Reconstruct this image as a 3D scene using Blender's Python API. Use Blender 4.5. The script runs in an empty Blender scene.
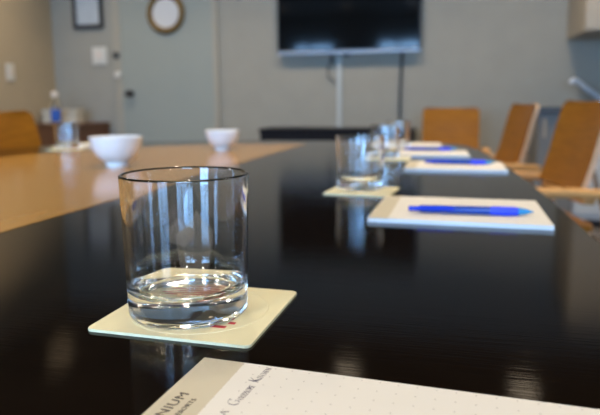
import bpy, bmesh, math, random
from mathutils import Vector, Matrix
C = bpy.context.scene.collection
SC = bpy.context.scene
random.seed(7)
PI = math.pi

# ------------------------------------------------------------------ camera
TZ = 0.735                                  # table top height
cam_d = bpy.data.cameras.new('camera')
cam = bpy.data.objects.new('camera', cam_d); C.objects.link(cam)
cam_d.sensor_width = 36.0
cam_d.lens = 590.0 * 36.0 / 600.0
cam_d.shift_y = -17.5 / 600.0
def cam_matrix(pitch, roll, yaw, loc):
    c, s = math.cos(roll), math.sin(roll); cp, sp = math.cos(pitch), math.sin(pitch)
    def conv(x, y, f):
        x, y = c*x - s*y, s*x + c*y
        X, Y, Z = x, cp*f + sp*y, -sp*f + cp*y
        return Vector((X*math.cos(yaw) - Y*math.sin(yaw), X*math.sin(yaw) + Y*math.cos(yaw), Z))
    r, u, b = conv(1, 0, 0), conv(0, 1, 0), -conv(0, 0, 1)
    m = Matrix.Identity(4)
    for i in range(3):
        m[i][0], m[i][1], m[i][2], m[i][3] = r[i], u[i], b[i], loc[i]
    return m
cam.matrix_world = cam_matrix(math.radians(8.32), math.radians(-.36), math.radians(14), (0, 0, TZ + .14))
cam_d.clip_start = .01
cam_d.dof.use_dof = True
cam_d.dof.focus_distance = .342
cam_d.dof.aperture_fstop = 8.4
SC.camera = cam
SC.cycles.sample_clamp_indirect = 0; SC.cycles.max_bounces = 24; SC.cycles.transmission_bounces = 24; SC.cycles.glossy_bounces = 8; SC.cycles.blur_glossy = .3

# ------------------------------------------------------------------ daylight, exposure
world = bpy.data.worlds.new('world'); SC.world = world
world.use_nodes = True
bg = world.node_tree.nodes['Background']
bg.inputs[0].default_value = (.29, .57, 1.0, 1)
bg.inputs[1].default_value = 23.5
LAMP_POWER = 11.5
SC.view_settings.view_transform = 'Standard'
SC.view_settings.look = 'None'
SC.view_settings.exposure = 0.0
SC.view_settings.gamma = 1.0
SC.view_settings.use_curve_mapping = False

# ------------------------------------------------------------------ materials
def srgb(r, g, b):
    f = lambda c: ((c/255)/12.92 if c/255 <= .04045 else ((c/255+.055)/1.055)**2.4)
    return (f(r), f(g), f(b), 1)
def mat(name, col, rough=.5, metal=0, spec=.5, coat=0, noise=0, nscale=20, nstretch=(1, 1, 1), bump=0, emit=None, estr=0, ior=1.5, trans=0):
    m = bpy.data.materials.new(name); m.use_nodes = True
    nt = m.node_tree; p = nt.nodes['Principled BSDF']
    p.inputs['Base Color'].default_value = col
    p.inputs['Roughness'].default_value = rough
    p.inputs['Metallic'].default_value = metal
    p.inputs['Specular IOR Level'].default_value = spec
    p.inputs['Coat Weight'].default_value = coat
    p.inputs['Coat Roughness'].default_value = .12
    p.inputs['IOR'].default_value = ior
    p.inputs['Transmission Weight'].default_value = trans
    if emit:
        p.inputs['Emission Color'].default_value = emit; p.inputs['Emission Strength'].default_value = estr
    if noise or bump:
        tc = nt.nodes.new('ShaderNodeTexCoord'); mp = nt.nodes.new('ShaderNodeMapping')
        mp.inputs['Scale'].default_value = nstretch
        nz = nt.nodes.new('ShaderNodeTexNoise'); nz.inputs['Scale'].default_value = nscale; nz.inputs['Detail'].default_value = 5
        nt.links.new(tc.outputs['Object'], mp.inputs[0]); nt.links.new(mp.outputs[0], nz.inputs['Vector'])
        if noise:
            cr = nt.nodes.new('ShaderNodeValToRGB')
            cr.color_ramp.elements[0].position = .3; cr.color_ramp.elements[1].position = .7
            cr.color_ramp.elements[0].color = tuple(c*(1-noise) for c in col[:3]) + (1,)
            cr.color_ramp.elements[1].color = tuple(min(1, c*(1+noise)) for c in col[:3]) + (1,)
            nt.links.new(nz.outputs[0], cr.inputs[0]); nt.links.new(cr.outputs[0], p.inputs['Base Color'])
        if bump:
            b = nt.nodes.new('ShaderNodeBump'); b.inputs['Strength'].default_value = bump; b.inputs['Distance'].default_value = .001
            nt.links.new(nz.outputs[0], b.inputs['Height']); nt.links.new(b.outputs[0], p.inputs['Normal'])
    return m

M = {}
M['wall'] = mat('greige_wall', srgb(166, 162, 149), .85, noise=.03, nscale=6, bump=.05)
M['wall_left'] = mat('brown_greige_wall', srgb(190, 172, 142), .85, noise=.03, nscale=6, bump=.05)
M['ceiling'] = mat('ceiling_paint', srgb(116, 104, 88), .9, noise=.02, nscale=8)
M['carpet'] = mat('carpet', srgb(92, 86, 80), .95, noise=.2, nscale=120, bump=.4)
M['door'] = mat('grey_green_door_paint', srgb(160, 164, 154), .5, noise=.02, nscale=4)
M['door_frame'] = mat('door_frame_paint', srgb(174, 167, 150), .55, noise=.02, nscale=5)
M['lacquer'] = mat('dark_lacquered_wood', (.0050, .0030, .0018, 1), .075, spec=.13, noise=.35, nscale=14, nstretch=(1.2, 40, 10), bump=.05)
M['light_wood'] = mat('light_oak_veneer', srgb(164, 122, 60), .15, spec=.5, noise=.1, nscale=9, nstretch=(12, 1.0, 4))
M['chair_wood'] = mat('orange_plywood', srgb(152, 97, 18), .38, spec=.28, noise=.16, nscale=7, nstretch=(1.2, 6, 9))
M['ply_edge'] = mat('pale_plywood_edge', srgb(206, 172, 140), .4, noise=.08, nscale=30)
M['arm_wood'] = mat('beech_armrest', srgb(206, 156, 96), .35, noise=.08, nscale=14, nstretch=(6, 1, 6))
M['chrome'] = mat('chrome', (.75, .76, .78, 1), .12, metal=1, noise=.02)
M['spout_reflection'] = mat('chrome_painted_reflection', (.72, .77, .83, 1), .45, metal=.45, noise=.02)  # bluish window reflection on the chrome spout put into the base colour
M['steel'] = mat('brushed_steel', (.55, .56, .57, 1), .3, metal=1, noise=.05, nscale=40)
M['black'] = mat('black_plastic', (.012, .012, .014, 1), .35, noise=.1)
M['black_cab'] = mat('black_laminate', (.006, .006, .010, 1), .7, spec=.25, noise=.1)
M['screen'] = mat('dark_glossy_screen', (.004, .005, .006, 1), .07, spec=.36, noise=.05)
M['silver'] = mat('silver_trim', (.34, .36, .39, 1), .4, metal=.5, noise=.03)
M['porcelain'] = mat('white_porcelain', srgb(236, 236, 234), .12, coat=.3, noise=.01)
M['cream'] = mat('cream_board', srgb(222, 213, 172), .7, noise=.015, nscale=60)
M['logo_red'] = mat('red_ink', srgb(170, 26, 34), .7, noise=.05, nscale=80)
M['band'] = mat('beige_print', srgb(190, 181, 157), .7, noise=.012, nscale=60)
M['ink'] = mat('dark_ink', srgb(52, 48, 50), .7, noise=.05)
M['blue_ink'] = mat('violet_ink', srgb(62, 56, 84), .7, noise=.05)
M['paper_edge'] = mat('paper_stack', srgb(212, 213, 212), .8, noise=.04, nscale=300, nstretch=(.02, .02, 4))
M['pen_blue'] = mat('blue_translucent_plastic', srgb(18, 52, 190), .18, noise=.05)
M['pen_grip'] = mat('blue_rubber', srgb(40, 66, 215), .5, noise=.05)
M['pen_tip'] = mat('teal_plastic', srgb(50, 140, 190), .25, noise=.05)
M['pen_dark'] = mat('dark_blue_plastic', srgb(14, 62, 150), .25, noise=.05)
M['brown_wood'] = mat('brown_walnut', srgb(104, 66, 40), .4, noise=.15, nscale=6, nstretch=(1, 8, 8))
M['beige'] = mat('beige_card', srgb(214, 204, 180), .7, noise=.03)
M['white'] = mat('white_plastic', srgb(226, 222, 210), .4, noise=.02)
M['raceway'] = mat('white_raceway', srgb(196, 200, 196), .5, noise=.02)
M['gold'] = mat('antique_gold', srgb(126, 98, 46), .5, metal=.3, noise=.2, nscale=30)
M['dial'] = mat('white_dial', srgb(222, 220, 216), .5, noise=.01)
M['frame_dark'] = mat('dark_frame', srgb(52, 48, 44), .4, noise=.1)
M['print'] = mat('pale_print', srgb(196, 202, 204), .6, noise=.08, nscale=9)
M['cab_beige'] = mat('beige_cabinet_paint', srgb(178, 166, 146), .45, noise=.02)
M['cab_grey'] = mat('grey_cabinet_paint', srgb(128, 126, 122), .5, noise=.02)
M['white_appliance'] = mat('white_enamel', srgb(206, 210, 212), .35, noise=.02)
M['worktop'] = mat('dark_grey_worktop', srgb(72, 70, 68), .4, noise=.15, nscale=60)
M['bottle_label'] = mat('blue_label', srgb(46, 96, 190), .5, noise=.05)
M['cap'] = mat('white_cap', srgb(236, 222, 206), .4, noise=.02)
M['lamp_glow'] = mat('warm_lamp_lens', (1, .8, .55, 1), .5, emit=(1, .70, .40, 1), estr=1.5)

def glass_mat(name, col=(1, 1, 1, 1), rough=0.0, ior=1.5):
    m = bpy.data.materials.new(name); m.use_nodes = True
    nt = m.node_tree; nt.nodes.remove(nt.nodes['Principled BSDF'])
    g = nt.nodes.new('ShaderNodeBsdfGlass'); g.inputs['Color'].default_value = col
    g.inputs['Roughness'].default_value = rough; g.inputs['IOR'].default_value = ior
    nt.links.new(g.outputs[0], nt.nodes['Material Output'].inputs[0])
    return m
M['glass'] = glass_mat('clear_glass', (.995, .998, .998, 1))
M['pet'] = glass_mat('clear_plastic', (.93, .96, 1, 1), .05, 1.3)

def pane_mat():
    m = bpy.data.materials.new('window_pane_glass'); m.use_nodes = True
    nt = m.node_tree; nt.nodes.remove(nt.nodes['Principled BSDF'])
    t = nt.nodes.new('ShaderNodeBsdfTransparent'); g = nt.nodes.new('ShaderNodeBsdfGlossy'); g.inputs['Roughness'].default_value = .02
    f = nt.nodes.new('ShaderNodeFresnel'); f.inputs[0].default_value = 1.45
    mx = nt.nodes.new('ShaderNodeMixShader')
    nt.links.new(f.outputs[0], mx.inputs[0]); nt.links.new(t.outputs[0], mx.inputs[1]); nt.links.new(g.outputs[0], mx.inputs[2])
    nt.links.new(mx.outputs[0], nt.nodes['Material Output'].inputs[0])
    return m
M['pane'] = pane_mat()

def dot_paper():
    m = mat('dot_grid_paper', srgb(216, 212, 202), .75)
    nt = m.node_tree; p = nt.nodes['Principled BSDF']
    tc = nt.nodes.new('ShaderNodeTexCoord')
    sc = nt.nodes.new('ShaderNodeVectorMath'); sc.operation = 'SCALE'; sc.inputs['Scale'].default_value = 1/.0090
    fr = nt.nodes.new('ShaderNodeVectorMath'); fr.operation = 'FRACTION'
    sb = nt.nodes.new('ShaderNodeVectorMath'); sb.operation = 'SUBTRACT'; sb.inputs[1].default_value = (.5, .5, .5)
    ml = nt.nodes.new('ShaderNodeVectorMath'); ml.operation = 'MULTIPLY'; ml.inputs[1].default_value = (1, 1, 0)
    ln = nt.nodes.new('ShaderNodeVectorMath'); ln.operation = 'LENGTH'
    lt = nt.nodes.new('ShaderNodeMath'); lt.operation = 'LESS_THAN'; lt.inputs[1].default_value = .045
    mx = nt.nodes.new('ShaderNodeMix'); mx.data_type = 'RGBA'
    mx.inputs['A'].default_value = srgb(216, 212, 202); mx.inputs['B'].default_value = srgb(165, 160, 152)
    L = nt.links.new
    L(tc.outputs['Object'], sc.inputs[0]); L(sc.outputs[0], fr.inputs[0]); L(fr.outputs[0], sb.inputs[0]); L(sb.outputs[0], ml.inputs[0])
    L(ml.outputs[0], ln.inputs[0]); L(ln.outputs['Value'], lt.inputs[0]); L(lt.outputs[0], mx.inputs['Factor']); L(mx.outputs['Result'], p.inputs['Base Color'])
    return m
M['paper'] = dot_paper()

# ------------------------------------------------------------------ mesh helpers
def add_box(bm, x0, x1, y0, y1, z0, z1, bev=0, seg=2):
    r = bmesh.ops.create_cube(bm, size=1)
    vs = r['verts']
    for v in vs:
        v.co = Vector(((x0+x1)/2 + v.co.x*(x1-x0), (y0+y1)/2 + v.co.y*(y1-y0), (z0+z1)/2 + v.co.z*(z1-z0)))
    if bev:
        es = list({e for v in vs for e in v.link_edges})
        bmesh.ops.bevel(bm, geom=es, offset=bev, segments=seg, affect='EDGES', profile=.5)
def add_lathe(bm, prof, n=48, cx=0, cy=0, closed=False):
    rings = []
    for r, z in prof:
        if r < 1e-6: rings.append([bm.verts.new((cx, cy, z))])
        else: rings.append([bm.verts.new((cx + r*math.cos(2*PI*i/n), cy + r*math.sin(2*PI*i/n), z)) for i in range(n)])
    for a, b in zip(rings, rings[1:]):
        for i in range(n):
            j = (i+1) % n
            if len(a) == 1 and len(b) == 1: continue
            if len(a) == 1: bm.faces.new((a[0], b[j], b[i]))
            elif len(b) == 1: bm.faces.new((a[i], a[j], b[0]))
            else: bm.faces.new((a[i], a[j], b[j], b[i]))
def add_tube(bm, pts, r, n=12, caps=True):
    pts = [Vector(p) for p in pts]; rings = []
    rr = r if isinstance(r, (list, tuple)) else [r]*len(pts)
    t0 = (pts[1]-pts[0]).normalized()
    ref = Vector((0, 0, 1)) if abs(t0.z) < .9 else Vector((1, 0, 0))
    u = t0.cross(ref).normalized()
    for i, p in enumerate(pts):
        t = ((pts[min(i+1, len(pts)-1)]-p).normalized() + (p-pts[max(i-1, 0)]).normalized())
        t = t.normalized() if t.length > 1e-6 else t0
        u = (u - t*u.dot(t)).normalized(); w = t.cross(u)
        rings.append([bm.verts.new(p + (u*math.cos(2*PI*k/n) + w*math.sin(2*PI*k/n))*rr[i]) for k in range(n)])
    for a, b in zip(rings, rings[1:]):
        for k in range(n):
            j = (k+1) % n; bm.faces.new((a[k], a[j], b[j], b[k]))
    if caps:
        bm.faces.new(list(reversed(rings[0]))); bm.faces.new(rings[-1])
def add_prism(bm, poly, z0, z1, bev=0, seg=2):
    lo = [bm.verts.new((x, y, z0)) for x, y in poly]; hi = [bm.verts.new((x, y, z1)) for x, y in poly]
    n = len(poly)
    bm.faces.new(list(reversed(lo))); top = bm.faces.new(hi)
    for i in range(n): bm.faces.new((lo[i], lo[(i+1) % n], hi[(i+1) % n], hi[i]))
    if bev: bmesh.ops.bevel(bm, geom=list(top.edges), offset=bev, segments=seg, affect='EDGES', profile=.5)
def smooth_curve(pts, n=8):
    """Catmull-Rom through the points."""
    out = []; P = [Vector(p) for p in pts]
    for i in range(len(P)-1):
        a, b, c, d = P[max(i-1, 0)], P[i], P[i+1], P[min(i+2, len(P)-1)]
        for k in range(n):
            t = k/n
            out.append(.5*((2*b) + (c-a)*t + (2*a-5*b+4*c-d)*t*t + (3*b-a-3*c+d)*t**3))
    out.append(P[-1]); return out
def round_rect(x0, x1, y0, y1, r, n=6):
    pts = []
    for cx, cy, a0 in ((x1-r, y1-r, 0), (x0+r, y1-r, 90), (x0+r, y0+r, 180), (x1-r, y0+r, 270)):
        for k in range(n+1):
            a = math.radians(a0 + 90*k/n); pts.append((cx + r*math.cos(a), cy + r*math.sin(a)))
    return pts
def obj(name, bm, m, parent=None, smooth=False, loc=None, rz=0):
    bmesh.ops.recalc_face_normals(bm, faces=bm.faces)
    me = bpy.data.meshes.new(name); bm.to_mesh(me); bm.free()
    me.materials.append(M[m] if isinstance(m, str) else m)
    if smooth:
        for p in me.polygons: p.use_smooth = True
        try: me.set_sharp_from_angle(angle=math.radians(40))
        except Exception: pass
    o = bpy.data.objects.new(name, me); C.objects.link(o)
    if parent: o.parent = parent
    if loc: o.location = loc
    if rz: o.rotation_euler.z = rz
    return o
def B(): return bmesh.new()
def box_obj(name, m, parent, *a, bev=0, seg=2):
    bm = B(); add_box(bm, *a, bev=bev, seg=seg); return obj(name, bm, m, parent)
def thing(name, label, cat, loc=(0, 0, 0), rz=0, group=None):
    o = bpy.data.objects.new(name, None); C.objects.link(o); o.empty_display_size = .05
    o.location = loc; o.rotation_euler = (0, 0, rz); tag(o, label, cat, group); return o
def tag(o, label, cat, group=None):
    o['label'] = label; o['category'] = cat
    if group: o['group'] = group
    return o
def struct(o, label=None):
    o['kind'] = 'structure'
    if label: o['label'] = label
    return o
def dup(root, loc, rz, label, scale=None):
    r = root.copy(); C.objects.link(r); r.location = loc; r.rotation_euler = (0, 0, rz); r['label'] = label
    if scale: r.scale = scale
    for ch in list(root.children):
        c = ch.copy(); C.objects.link(c); c.parent = r
        for g in list(ch.children):
            d = g.copy(); C.objects.link(d); d.parent = c
    return r
def text_mesh(name, body, size, m, parent, loc, rz, spacing=1.0, xs=1.0, shear=0, weight=0):
    cu = bpy.data.curves.new(name, 'FONT'); cu.body = body; cu.size = size; cu.space_character = spacing; cu.shear = shear
    cu.extrude = .00008; cu.resolution_u = 3; cu.offset = weight
    t = bpy.data.objects.new(name, cu); C.objects.link(t)
    dg = bpy.context.evaluated_depsgraph_get()
    me = bpy.data.meshes.new_from_object(t.evaluated_get(dg))
    bpy.data.objects.remove(t); bpy.data.curves.remove(cu)
    for v in me.vertices: v.co.x *= xs
    me.materials.clear(); me.materials.append(M[m]); me.name = name
    o = bpy.data.objects.new(name, me); C.objects.link(o)
    o.parent = parent; o.location = loc; o.rotation_euler.z = rz
    return o

# ------------------------------------------------------------------ room shell
X0, X1, Y0, Y1, ZC = -3.65, 2.5, -2.6, 5.0, 2.6
struct(box_obj('floor', 'carpet', None, X0-.15, X1+.15, Y0-.15, Y1+.15, -.1, 0))
struct(box_obj('ceiling', 'ceiling', None, X0-.15, X1+.15, Y0-.15, Y1+.15, ZC, ZC+.1))
struct(box_obj('wall_far', 'wall', None, X0-.15, X1+.15, Y1, Y1+.15, 0, ZC))
struct(box_obj('wall_left', 'wall_left', None, X0-.15, X0, Y0, Y1, 0, ZC))
struct(box_obj('wall_right', 'wall', None, X1, X1+.15, Y0, Y1, 0, ZC))
WINS = [(-3.25, -2.35, .70, 2.14), (-1.45, -.45, .30, 2.17), (.35, 1.55, .70, 2.14)]
bm = B(); prev = X0-.15
for a, b, z0, z1 in WINS:
    add_box(bm, prev, a, Y0-.15, Y0, 0, ZC); add_box(bm, a, b, Y0-.15, Y0, 0, z0); add_box(bm, a, b, Y0-.15, Y0, z1, ZC); prev = b
add_box(bm, prev, X1+.15, Y0-.15, Y0, 0, ZC)
struct(obj('wall_rear', bm, 'wall'))
for i, (a, b, z0, z1) in enumerate(WINS):
    w = bpy.data.objects.new('window_%d' % (i+1), None); C.objects.link(w); w.location = ((a+b)/2, Y0-.07, z0); struct(w)
    hw, h = (b-a)/2, z1-z0
    bm = B()
    add_box(bm, -hw, -hw+.05, -.03, .03, 0, h); add_box(bm, hw-.05, hw, -.03, .03, 0, h)
    add_box(bm, -hw+.05, hw-.05, -.03, .03, 0, .05); add_box(bm, -hw+.05, hw-.05, -.03, .03, h-.05, h)
    add_box(bm, -.12, -.06, -.03, .03, .05, h-.05)
    obj('window_frame', bm, 'white', w)
    box_obj('window_pane', 'pane', w, -hw+.05, hw-.05, -.004, .004, .05, h-.05)
    ld = bpy.data.lights.new('window_portal', 'AREA'); ld.shape = 'RECTANGLE'; ld.size = b-a; ld.size_y = h; ld.cycles.is_portal = True
    lo = bpy.data.objects.new('window_portal', ld); C.objects.link(lo); lo.location = ((a+b)/2, Y0-.13, (z0+z1)/2)
    lo.rotation_euler = (math.radians(90), 0, 0)       # -Z of lamp -> +Y (into the room)
    lo.rotation_euler = (math.radians(-90), 0, 0) if False else (math.radians(90), 0, 0)
bm = B(); add_box(bm, X0, -3.03, Y1-.012, Y1, 0, .09); add_box(bm, -1.97, X1, Y1-.012, Y1, 0, .09)
struct(obj('baseboard_far', bm, 'white'))
struct(box_obj('baseboard_left', 'white', None, X0, X0+.012, Y0, Y1-.02, 0, .09))

# door in the far wall
d = bpy.data.objects.new('door_1', None); C.objects.link(d); d.location = (-2.48, Y1, 0); struct(d)
box_obj('door_leaf', 'door', d, -.44, .455, -.03, -.001, .005, 2.1, bev=.003)
bm = B(); add_box(bm, -.515, -.44, -.036, 0, 0, 2.17, .004); add_box(bm, .455, .505, -.032, 0, 0, 2.17, .004); add_box(bm, -.44, .455, -.04, 0, 2.1, 2.17, .004)
obj('door_frame', bm, 'door_frame', d)
def y_lathe(prof, n=32):
    """lathe whose axis points to -Y"""
    bm = B(); add_lathe(bm, prof, n)
    bmesh.ops.rotate(bm, verts=bm.verts, cent=(0, 0, 0), matrix=Matrix.Rotation(math.radians(90), 3, 'X'))
    return bm
obj('door_knob', y_lathe([(0, 0), (.034, 0), (.034, .008), (.013, .012), (.012, .035), (.026, .045), (.03, .06), (.022, .072), (0, .075)]), 'frame_dark', d, True, (-.36, -.03, .975))
obj('door_lock', y_lathe([(0, 0), (.03, 0), (.03, .014), (.02, .02), (0, .02)]), 'frame_dark', d, True, (-.485, -.036, 1.323))
obj('door_chime', y_lathe([(0, 0), (.028, 0), (.028, .014), (.018, .02), (0, .02)]), 'white', d, True, (-.48, -.036, 1.15))

# ------------------------------------------------------------------ conference table
t = thing('conference_table', 'long dark lacquered conference table with a light oak centre panel', 'table', (0, 0, 0))
out_r = [(.15, -.55), (.15, .2), (.149, .8), (.139, 1.15), (.13, 1.35), (.115, 1.6), (.09, 1.84), (.05, 2.03), (-.02, 2.125), (-.14, 2.185), (-.34, 2.20), (-.62, 2.195)]
out_l = [(-.9, 2.15), (-1.15, 2.03), (-1.32, 1.88), (-1.41, 1.62), (-1.44, 1.3), (-1.45, .8), (-1.45, -.55)]
outer = [(v.x, v.y) for v in smooth_curve([(x, y, 0) for x, y in out_r + out_l], 5)]
bm = B(); add_prism(bm, outer, TZ-.035, TZ, .004, 3)
obj('table_top', bm, 'lacquer', t, True)
inn = [(-.479, -.4), (-.479, 2.02), (-.60, 2.005), (-.76, 1.955), (-.92, 1.86), (-1.02, 1.765), (-1.10, 1.64), (-1.15, 1.5), (-1.175, 1.35), (-1.185, 1.1), (-1.185, -.4)]
crv = [(inn[0][0], inn[0][1])] + [(v.x, v.y) for v in smooth_curve([(x, y, 0) for x, y in inn[1:]], 5)]
bm = B(); add_prism(bm, crv, TZ-.003, TZ+.0006)
obj('centre_panel', bm, 'light_wood', t)
box_obj('apron', 'lacquer', t, -1.2, -.1, -.3, 1.75, TZ-.11, TZ-.035)
for y in (-.2, 1.55):
    box_obj('leg', 'lacquer', t, -1.15, -.25, y-.04, y+.04, 0, TZ-.11, bev=.004)

# ------------------------------------------------------------------ coasters
CT = .0018
def coaster(loc, rz, label):
    bm = B(); add_prism(bm, round_rect(-.0545, .0545, -.052, .052, .004), 0, CT, .0004, 1)
    o = obj('coaster', bm, 'cream', None, False, loc, rz)
    return tag(o, label, 'coaster', 'coasters on the table')
co = coaster((-.1603, .3603, TZ), -.025, 'square cream coaster under the nearest glass, with red stripes')
bm = B()
for k in range(8):
    y = -.0285 + k*.0075
    xe = (.030, .0335, .030, .022, .022, .020, .017, .012)[k]; xs_ = (.020, -.008, -.020, -.026, -.022, -.027, -.018, -.008)[k]
    if k == 1:
        add_box(bm, -.008, .022, y-.0018, y+.0018, CT, CT+.00012); add_box(bm, .029, xe, y-.0018, y+.0018, CT, CT+.00012); continue
    add_box(bm, xs_, xe, y-.0018, y+.0018, CT, CT+.00012)
obj('striped_emblem', bm, 'logo_red', co)
bm = B(); add_lathe(bm, [(.0455, CT), (.0458, CT+.0003), (.0464, CT+.0003), (.0467, CT)], 64)
obj('embossed_ring', bm, 'cream', co)

# ------------------------------------------------------------------ glasses
def tumbler_bm():
    bm = B(); H = .0935; ro, ri, th = .0402, .0427, .0024        # base and rim radius, wall
    R = lambda z: ro + (ri-ro)*z/H
    prof = [(0, .0012), (.010, .0012), (.026, .0012), (.0275, .0011), (.029, .0008), (.0305, .0003), (.032, .0), (ro-.0034, 0), (ro-.0031, 0)]
    for k in range(7):
        a = PI/2*k/6; prof.append((ro-.003 + .003*math.sin(a), .003 - .003*math.cos(a)))
    prof += [(R(z), z) for z in (.0034, .005, .02, .04, .06, .08, .088, .0915, H-th/2-.0003)]
    for k in range(11):
        a = PI*k/10; prof.append((ri - th/2 + th/2*math.cos(a), H - th/2 + th/2*math.sin(a)))
    prof += [(R(z)-th, z) for z in (H-th/2-.0003, .0915, .088, .08, .06, .045, .035, .029)]
    fr = .011; zf = .0150; rc = R(.026)-th-fr                       # inner fillet
    for k in range(12):
        a = PI/2*k/11; prof.append((rc + fr*math.cos(a), zf + fr - fr*math.sin(a)))
    prof += [(rc-.0005, zf-.00002), (rc-.006, zf-.0003), (.012, zf-.0006), (0, zf-.0007)]
    add_lathe(bm, prof, 96); return bm
def tumbler(loc, label):
    o = obj('drinking_glass', tumbler_bm(), 'glass', None, True, loc)
    return tag(o, label, 'glass', 'empty tumblers on the table')
g1 = tumbler((-.1671, .3562, TZ+CT+.0003), 'large empty glass tumbler in the foreground, standing on the striped coaster')
g1.scale = (.985, .985, 1)
def dupm(o, loc, rz, label):
    c = o.copy(); C.objects.link(c); c.location = loc; c.rotation_euler.z = rz; c['label'] = label; return c
spots = [(-.137, .955, 'empty glass tumbler standing behind the nearest pen and notepad, second glass along the table', 'cream coaster under the second glass along the table', -.09, (-.130, .934)),
         (-.155, 1.53, 'empty glass tumbler directly behind the second glass, third along the row', 'cream coaster under the third glass along the row', -.05, (-.142, 1.51)),
         (-.150, 1.88, 'empty glass tumbler at the far end of the row of glasses', 'cream coaster under the farthest glass of the row', .06, (-.15, 1.89)),
         (-1.185, 1.66, 'empty glass tumbler standing near the left chair, behind the white bowl', 'cream coaster under the glass near the left chair', .2, (-1.18, 1.66))]
for x, y, lg, lc, rz, cc in spots:
    c = coaster((cc[0], cc[1], TZ), rz, lc)
    g = dupm(g1, (x, y, TZ+CT+.0003), 0, lg); g.scale = (.93, .93, .93); c.scale = (.95, .95, 1)
    if y > 1.2: g.scale = (.88, .88, .88)

# ------------------------------------------------------------------ notepads
PT = .005
def notepad(loc, rz, label):
    t = thing('notepad', label, 'notepad', loc, rz, 'notepads on the table')
    box_obj('page_block', 'paper_edge', t, -.1, .107, -.088, .088, 0, PT-.0004)
    bm = B(); add_box(bm, -.0765, .107, -.088, .088, PT-.0004, PT); obj('top_page', bm, 'paper', t)
    bm = B(); add_box(bm, -.1, -.0765, -.088, .088, PT-.0004, PT+.00002); obj('header_band', bm, 'band', t)
    return t
NR = -.055
np1 = notepad((-.0285, .1868, TZ), NR, 'white dot grid notepad in the foreground, cut off by the bottom of the photo')
def lettering(name, body, size, m, x, y0, y1, zoff=.0001, shear=0, weight=0, xs=None):
    """text on the nearest pad: reads away from the camera, the feet of the letters to the right"""
    o = text_mesh(name, body, size, m, np1, (0, 0, 0), PI/2 + .05, 1.1, 1.0, shear, weight)
    w = max(v.co.x for v in o.data.vertices); f = (y1-y0)/w
    for v in o.data.vertices: v.co.x *= f
    dx, dy = x+.0285, y0-.1868
    dy += .0022
    o.location = (dx*math.cos(NR) + dy*math.sin(NR), -dx*math.sin(NR) + dy*math.cos(NR), PT+zoff)
    o.rotation_euler.z = PI/2 - .06
lettering('printed_name', 'NIUM', .0070, 'ink', -.1168, .2165, .2385)
lettering('printed_name', 'RESORTS', .0034, 'ink', -.1108, .2165, .2345)
for word, size, x, a, b in (('A', .0060, -.0905, .2235, .2275), ('G', .0092, -.0888, .2320, .2378), ('OODSOME', .0050, -.0878, .2385, .2530),
                            ('K', .0092, -.0860, .2560, .2603), ('ITCHEN', .0050, -.0853, .2606, .2728)):
    lettering('headline', word, size, 'blue_ink', x, a, b, .00012, .12, -.00019*size/.005)
for x, y, rz, lab in ((.0125, .776, -.02, 'white notepad with a blue pen, next behind the foreground pad on the right'),
                  (.014, 1.330, .0, 'white notepad with a blue pen on it, second pad along the right edge'),
                  (-.05, 1.662, .03, 'white notepad third along the right edge, with a pen across its far side'),
                  (-.125, 1.98, .05, 'farthest white notepad at the end of the table, in front of the end chair'),
                  (-1.165, 1.84, .22, 'white notepad on the left side of the table behind the glass and bowl')):
    if y == .776: src = notepad((x, y, TZ), rz, lab)
    else: dup(src, (x, y, TZ), rz, lab)

# ------------------------------------------------------------------ pens (long axis X, tip at +X)
def pen(loc, rz, label):
    t = thing('pen', label, 'pen', loc, rz, 'blue pens on the notepads')
    def xl(prof, m, name, parent):
        bm = B(); add_lathe(bm, prof, 20)
        bmesh.ops.rotate(bm, verts=bm.verts, cent=(0, 0, 0), matrix=Matrix.Rotation(math.radians(90), 3, 'Y'))
        return obj(name, bm, m, parent, True)
    b = xl([(0, -.060), (.0044, -.060), (.0047, -.056), (.0050, -.02), (.0051, .024), (0, .024)], 'pen_dark', 'barrel', t)
    xl([(.0051, .024), (.0056, .027), (.0056, .052), (.0050, .056), (.0051, .024)], 'pen_grip', 'grip', t)
    xl([(.0050, .056), (.0032, .066), (.0013, .071), (.0008, .0735), (0, .0735)], 'pen_tip', 'tip', t)
    xl([(0, -.073), (.0028, -.073), (.0032, -.072), (.0032, -.060), (0, -.060)], 'pen_blue', 'push_button', t)
    bm = B(); add_box(bm, -.062, -.018, -.0022, .0022, .0062, .0076, .0006); add_box(bm, -.062, -.056, -.0022, .0022, .0035, .0074, .0006)
    obj('clip', bm, 'pen_blue', t)
    return t
pn = pen((.029, .735, TZ+PT+.0058), .04, 'blue pen lying on the nearest notepad of the right hand row')
p2 = dup(pn, (.027, 1.342, TZ+PT+.0058), .02, 'blue pen lying on the second notepad of the right hand row')
p3 = dup(pn, (-.045, 1.715, TZ+PT+.0058), .03, 'blue pen lying on the third notepad of the right hand row')

for p in (pn, p2, p3): p.rotation_euler.x = math.radians(72)

# ------------------------------------------------------------------ bowls
bm = B()
add_lathe(bm, [(0, .004), (.022, .003), (.0235, 0), (.026, 0), (.0265, .009), (.036, .014), (.048, .027), (.057, .045), (.0612, .064), (.0624, .0695), (.0618, .0705), (.0600, .0695),
               (.0580, .062), (.053, .045), (.044, .028), (.032, .017), (.018, .013), (0, .0125)], 72)
b1 = tag(obj('bowl', bm, 'porcelain', None, True, (-.742, 1.222, TZ+.0008)), 'white porcelain bowl on the oak panel, larger and nearer of the two', 'bowl', 'white bowls on the table')
b2 = dupm(b1, (-.676, 1.72, TZ+.0008), 0, 'white porcelain bowl on the oak panel, smaller and farther of the two'); b1.scale = (.97, .97, .95); b2.scale = (.86, .86, .84)

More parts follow.
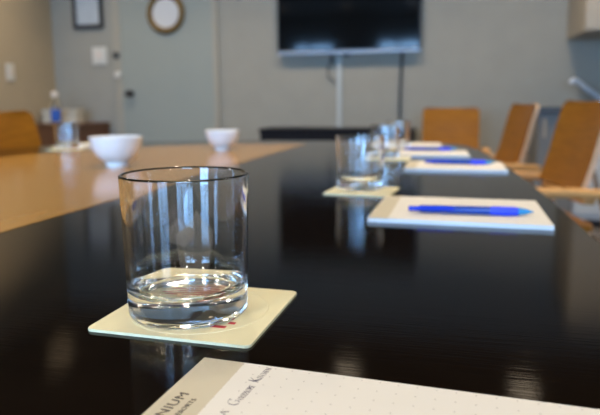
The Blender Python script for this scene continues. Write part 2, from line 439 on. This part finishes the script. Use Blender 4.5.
# ------------------------------------------------------------------ chairs (front +Y)
def make_chair(label):
    t = thing('conference_chair', label, 'chair', group='bent plywood conference chairs')
    W = .205
    prof = smooth_curve([(0, -.172, .555), (0, -.190, .61), (0, -.209, .68), (0, -.232, .78), (0, -.258, .872)], 5)
    def shell(th0, th1, inset, zc):
        bm = B(); rows = []
        n = len(prof); NX = 12
        L = [0]
        for a, b in zip(prof, prof[1:]): L.append(L[-1] + (b-a).length)
        for i, p in enumerate(prof):
            tg = (prof[min(i+1, n-1)] - prof[max(i-1, 0)]).normalized(); nr = Vector((0, tg.z, -tg.y))
            w = W - inset
            e = L[-1]-L[i]; r = .035                                  # rounded top corners
            if e < r: w -= r - math.sqrt(max(0, r*r - (r-e)**2))
            fr, bk = [], []
            for k in range(NX+1):
                u = -1 + 2*k/NX; x = u*w
                c = .022*(u*u)                                       # gentle hollow for the back
                q = Vector((x, p.y, p.z)) + nr*c
                fr.append(bm.verts.new(q + nr*th1)); bk.append(bm.verts.new(q + nr*th0))
            rows.append((fr, bk))
        for (f0, b0), (f1, b1_) in zip(rows, rows[1:]):
            for k in range(NX):
                bm.faces.new((f0[k], f0[k+1], f1[k+1], f1[k])); bm.faces.new((b0[k], b1_[k], b1_[k+1], b0[k+1]))
            bm.faces.new((f0[0], f1[0], b1_[0], b0[0])); bm.faces.new((f0[-1], b0[-1], b1_[-1], f1[-1]))
        for f, b in (rows[0], rows[-1]):
            for k in range(NX): bm.faces.new((f[k], b[k], b[k+1], f[k+1]))
        return bm
    back = obj('backrest', shell(.016, .020, 0, 0), 'chair_wood', t, True)
    obj('edge_layer', shell(-.004, .0158, .0004, 0), 'ply_edge', back, True)
    bm = B(); add_prism(bm, round_rect(-.215, .215, -.20, .235, .05), .432, .452, .005, 2); obj('seat', bm, 'chair_wood', t, True)
    bm = B(); add_prism(bm, round_rect(-.2145, .2145, -.1995, .2345, .05), .420, .4318); obj('seat_underlayer', bm, 'ply_edge', t, True)
    bm = B(); add_box(bm, -.212, .212, -.190, -.145, .526, .556, .008, 3); obj('lower_rail', bm, 'arm_wood', t, True)
    for s in (-1, 1):
        pts = [(s*.247, -.235, .568), (s*.247, -.10, .575), (s*.247, .06, .576), (s*.247, .135, .567)]
        bm = B(); cv = smooth_curve(pts, 5); last = None
        sec = round_rect(-.026, .026, -.017, .014, .010, 3)
        rings = [[bm.verts.new((p.x + a*(1 if 0 < i < len(cv)-1 else .8), p.y, p.z + b*(1 if 0 < i < len(cv)-1 else .7))) for a, b in sec] for i, p in enumerate(cv)]
        for a, b in zip(rings, rings[1:]):
            for k in range(len(sec)): bm.faces.new((a[k], a[(k+1) % len(sec)], b[(k+1) % len(sec)], b[k]))
        bm.faces.new(rings[0]); bm.faces.new(rings[-1]); obj('armrest', bm, 'arm_wood', t, True)
        bm = B(); add_tube(bm, smooth_curve([(s*.247, -.205, .562), (s*.247, -.21, .45), (s*.245, -.225, .2), (s*.245, -.245, .0)], 5), .0115, 14); obj('leg', bm, 'chrome', t, True)
        bm = B(); add_tube(bm, smooth_curve([(s*.247, .115, .562), (s*.247, .13, .45), (s*.245, .15, .2), (s*.245, .165, .0)], 5), .0115, 14); obj('leg', bm, 'chrome', t, True)
        bm = B(); add_lathe(bm, [(0, .586), (.009, .586), (.011, .591), (.008, .595), (0, .596)], 16, s*.247, -.205); obj('arm_bolt', bm, 'chrome', t, True)
    for y in (-.21, .14):
        bm = B(); add_tube(bm, [(-.246, y, .411), (.246, y, .411)], .010, 10); obj('seat_rail', bm, 'chrome', t, True)
    for s in (-1, 1):
        bm = B(); add_tube(bm, smooth_curve([(s*.245, -.208, .5), (s*.19, -.206, .555), (s*.13, -.208, .635)], 4), .008, 8); obj('back_bracket', bm, 'chrome', t, True)
    return t
c4 = make_chair('orange plywood armchair nearest on the right, beside the nearest pad with a pen')
c4.location = (.275, 2.34, 0); c4.rotation_euler.z = math.radians(100)
dup(c4, (.165, 3.24, 0), math.radians(100), 'orange plywood armchair second from the right, seen side on behind the nearest right chair', (1, 1, .985))
dup(c4, (.022, 4.2, 0), math.radians(180), 'orange plywood armchair facing the camera at the far end under the television', (.96, .95, .955))
dup(c4, (-1.395, 1.84, 0), math.radians(-90), 'orange plywood armchair at the left edge of the photo', (1, 1, .97))

# ------------------------------------------------------------------ television and its cables
t = thing('television', 'large black wall mounted television with a silver lower edge', 'television', (-.822, Y1, 1.633))
box_obj('housing', 'black', t, -.595, .595, -.075, -.03, -.35, .355, bev=.006)
box_obj('wall_mount', 'black', t, -.25, .25, -.03, -.004, -.15, .15, bev=.003)
bm = B(); add_box(bm, -.582, .582, -.0775, -.0748, -.312, .343); obj('screen', bm, 'screen', t)
bm = B(); add_box(bm, -.595, .595, -.082, -.074, -.352, -.325, .003); obj('silver_bar', bm, 'silver', t)
bm = B(); add_box(bm, -.05, .02, -.07, -.04, -.372, -.350, .004); obj('sensor_bump', bm, 'black', t)
tag(box_obj('cable_raceway', 'raceway', None, -.913, -.878, Y1-.02, Y1-.001, .2, 1.285, bev=.003), 'white vertical cable raceway on the wall below the television', 'raceway')
bm = B(); add_tube(bm, smooth_curve([(-.372, Y1-.04, 1.31), (-.378, Y1-.03, 1.2), (-.385, Y1-.02, 1.0), (-.388, Y1-.02, .8), (-.388, Y1-.03, .69)], 6), .010, 10)
tag(obj('power_cable', bm, 'black', None, True), 'black cable hanging from the right end of the television', 'cable')
bm = B(); add_tube(bm, smooth_curve([(-.955, Y1-.025, 1.272), (-.96, Y1-.025, 1.23), (-.992, Y1-.025, 1.17), (-.985, Y1-.02, 1.10), (-.945, Y1-.015, 1.06), (-.927, Y1-.012, 1.05)], 6), .0045, 8)
add_box(bm, -.972, -.945, Y1-.045, Y1-.015, 1.205, 1.272, .003)
tag(obj('signal_cable', bm, 'black', None, True), 'short looped black cable beside the white raceway', 'cable')

# black sideboard under the television
t = thing('media_sideboard', 'low black sideboard standing under the television', 'sideboard', (-.868, 4.78, 0))
box_obj('carcass', 'black_cab', t, -.605, .605, -.2, .2, .06, .65)
box_obj('worktop', 'black_cab', t, -.613, .613, -.215, .205, .65, .676, bev=.003)
box_obj('plinth', 'black', t, -.58, .58, -.17, .19, 0, .06)
for k in range(3):
    x = -.605 + k*.4033; dd = box_obj('door', 'black_cab', t, x+.004, x+.3993, -.216, -.2, .07, .64, bev=.002)
    box_obj('handle', 'black', dd, x+.36, x+.372, -.232, -.216, .38, .50, bev=.002)

# brown sideboard on the left with a tray box and a bottle
t = thing('brown_sideboard', 'brown wooden sideboard in the far left corner', 'sideboard', (-3.345, 4.72, 0))
box_obj('carcass', 'brown_wood', t, -.27, .27, -.215, .24, .05, .685)
box_obj('worktop', 'brown_wood', t, -.28, .28, -.235, .25, .685, .715, bev=.003)
box_obj('plinth', 'black', t, -.25, .25, -.18, .23, 0, .05)
for k in range(2):
    x = -.27 + k*.27; dd = box_obj('door', 'brown_wood', t, x+.003, x+.267, -.232, -.215, .06, .675, bev=.002)
    box_obj('handle', 'steel', dd, x+(.22 if k == 0 else .04), x+(.232 if k == 0 else .052), -.250, -.232, .36, .5, bev=.002)
t = thing('storage_box', 'flat pale beige box standing on the brown sideboard behind the bottle', 'box', (-3.365, 4.76, .715))
bm = B(); add_box(bm, -.225, .125, -.06, .06, 0, .095, .004); obj('body', bm, 'beige', t)
bm = B(); add_box(bm, -.23, .13, -.065, .065, .095, .125, .004); obj('lid', bm, 'beige', t)
t = thing('water_bottle', 'clear plastic water bottle with blue label and white cap on the brown sideboard', 'bottle', (-3.345, 4.56, .715))
bm = B(); add_lathe(bm, [(0, 0), (.038, 0), (.042, .005), (.042, .15), (.038, .175), (.022, .215), (.0175, .225), (.0175, .25), (0, .25)], 32); obj('body', bm, 'pet', t, True)
bm = B(); add_lathe(bm, [(.0425, .02), (.0429, .021), (.0429, .125), (.0425, .126), (.0422, .126), (.0422, .02), (.0425, .02)], 32); obj('label', bm, 'bottle_label', t, True)
bm = B(); add_lathe(bm, [(.0182, .230), (.0285, .231), (.0290, .270), (.026, .278), (0, .279)], 24); obj('cap', bm, 'cap', t, True)

# ------------------------------------------------------------------ things on the walls
t = thing('picture_frame', 'dark framed pale print on the far wall left of the door', 'picture', (-3.25, Y1, 1.79))
bm = B()
add_box(bm, -.155, .155, -.03, 0, -.215, -.180, .004); add_box(bm, -.155, .155, -.03, 0, .18, .215, .004)
add_box(bm, -.155, -.12, -.03, 0, -.18, .18, .004); add_box(bm, .12, .155, -.03, 0, -.18, .18, .004)
obj('frame', bm, 'frame_dark', t); box_obj('print', 'print', t, -.125, .125, -.014, -.002, -.185, .185)
t = thing('wall_clock', 'round white dial in a gold ring hanging on the grey door', 'clock', (-2.455, Y1-.031, 1.678))
obj('gold_ring', y_lathe([(.128, 0), (.178, 0), (.184, .012), (.172, .03), (.156, .036), (.138, .028), (.128, .012), (.128, 0)], 64), 'gold', t, True)
obj('dial', y_lathe([(0, .001), (.13, .001), (.13, .012), (0, .012)], 64), 'dial', t)
t = thing('wall_plate', 'square white control plate on the far wall between picture and door', 'wall plate', (-3.156, Y1, 1.327))
box_obj('plate', 'white', t, -.072, .072, -.018, 0, -.078, .078, bev=.006); box_obj('button', 'cap', t, -.035, .035, -.024, -.018, -.03, .04, bev=.003)
t = thing('light_switch', 'white light switch on the brown left wall', 'switch', (X0, 4.395, 1.158))
box_obj('plate', 'white', t, 0, .012, -.045, .045, -.072, .072, bev=.003); box_obj('rocker', 'cap', t, .012, .018, -.018, .018, -.034, .034, bev=.002)

# ------------------------------------------------------------------ kitchenette on the right
t = thing('wall_cabinet', 'beige wall cabinet at the top right corner', 'cabinet', (.87, Y1, 1.345))
box_obj('carcass', 'cab_beige', t, 0, 1.2, -.60, 0, 0, .8)
for k in range(2):
    dd = box_obj('door', 'cab_beige', t, k*.6+.003, k*.6+.597, -.622, -.60, .004, .796, bev=.003)
    box_obj('handle', 'steel', dd, k*.6+(.55 if k == 0 else .04), k*.6+(.562 if k == 0 else .052), -.645, -.622, .06, .2, bev=.002)
t = thing('base_cabinet', 'grey kitchenette base cabinet behind the right chairs', 'cabinet', (.612, 4.4, 0))
box_obj('carcass', 'cab_grey', t, 0, .25, .02, .58, .08, .80)
dd = box_obj('door', 'cab_grey', t, .003, .247, 0, .02, .09, .79, bev=.003)
box_obj('handle', 'cab_beige', dd, .034, .050, -.025, 0, .63, .76, bev=.004)
box_obj('plinth', 'black', t, .01, .24, .05, .55, 0, .08)
t = thing('dishwasher', 'white under counter appliance behind the nearest right chair', 'appliance', (.866, 4.4, 0))
box_obj('body', 'white_appliance', t, 0, .6, .02, .58, .06, .80)
box_obj('door', 'white_appliance', t, .004, .596, 0, .02, .10, .79, bev=.004)
box_obj('plinth', 'black', t, .01, .59, .05, .55, 0, .06)
tag(box_obj('countertop', 'worktop', None, .60, 2.0, 4.375, 4.995, .80, .842, bev=.003), 'dark grey kitchenette countertop on the grey base cabinet', 'countertop')
t = thing('sink_cabinet', 'grey base cabinet right of the white appliance', 'cabinet', (1.47, 4.4, 0))
box_obj('carcass', 'cab_grey', t, 0, .53, .02, .58, .08, .80); box_obj('door', 'cab_grey', t, .003, .527, 0, .02, .09, .79, bev=.003); box_obj('plinth', 'black', t, .01, .52, .05, .55, 0, .08)
t = thing('kitchen_faucet', 'chrome faucet with slanting spout on the kitchenette counter', 'faucet', (1.075, 4.72, .842))
bm = B(); add_lathe(bm, [(0, 0), (.028, 0), (.028, .008), (.019, .012), (.017, .06), (0, .065)], 24); obj('base', bm, 'chrome', t, True)
bm = B(); add_tube(bm, smooth_curve([(0, 0, .05), (-.03, -.003, .075), (-.10, -.01, .125), (-.17, -.018, .180), (-.197, -.02, .187), (-.208, -.02, .178), (-.209, -.02, .165)], 6), [.018]*36 + [.017]); obj('spout', bm, 'spout_reflection', t, True)

# ------------------------------------------------------------------ ceiling lamps
def lamp(x, y, label):
    t = thing('ceiling_downlight', label, 'ceiling light', (x, y, ZC), 0, 'ceiling downlights')
    bm = B(); add_lathe(bm, [(.100, -.004), (.104, -.010), (.120, -.006), (.123, 0), (.100, 0), (.100, -.004)], 32); obj('trim_ring', bm, 'steel', t, True)
    bm = B(); add_lathe(bm, [(0, -.003), (.099, -.003), (.099, -.0005), (0, -.0005)], 32); obj('lens', bm, 'lamp_glow', t)
    ld = bpy.data.lights.new('lamp_light', 'AREA'); ld.shape = 'DISK'; ld.size = .19; ld.energy = LAMP_POWER; ld.color = (1, .83, .62); ld.spread = math.radians(128)
    lo = bpy.data.objects.new('lamp_light', ld); C.objects.link(lo); lo.parent = t; lo.location = (0, 0, -.012)
for x in (-3.0, -1.8, -.65, .55, 1.7):
    for y in (-.9, 1.6, 3.95):
        lamp(x, y, 'round warm recessed ceiling downlight')
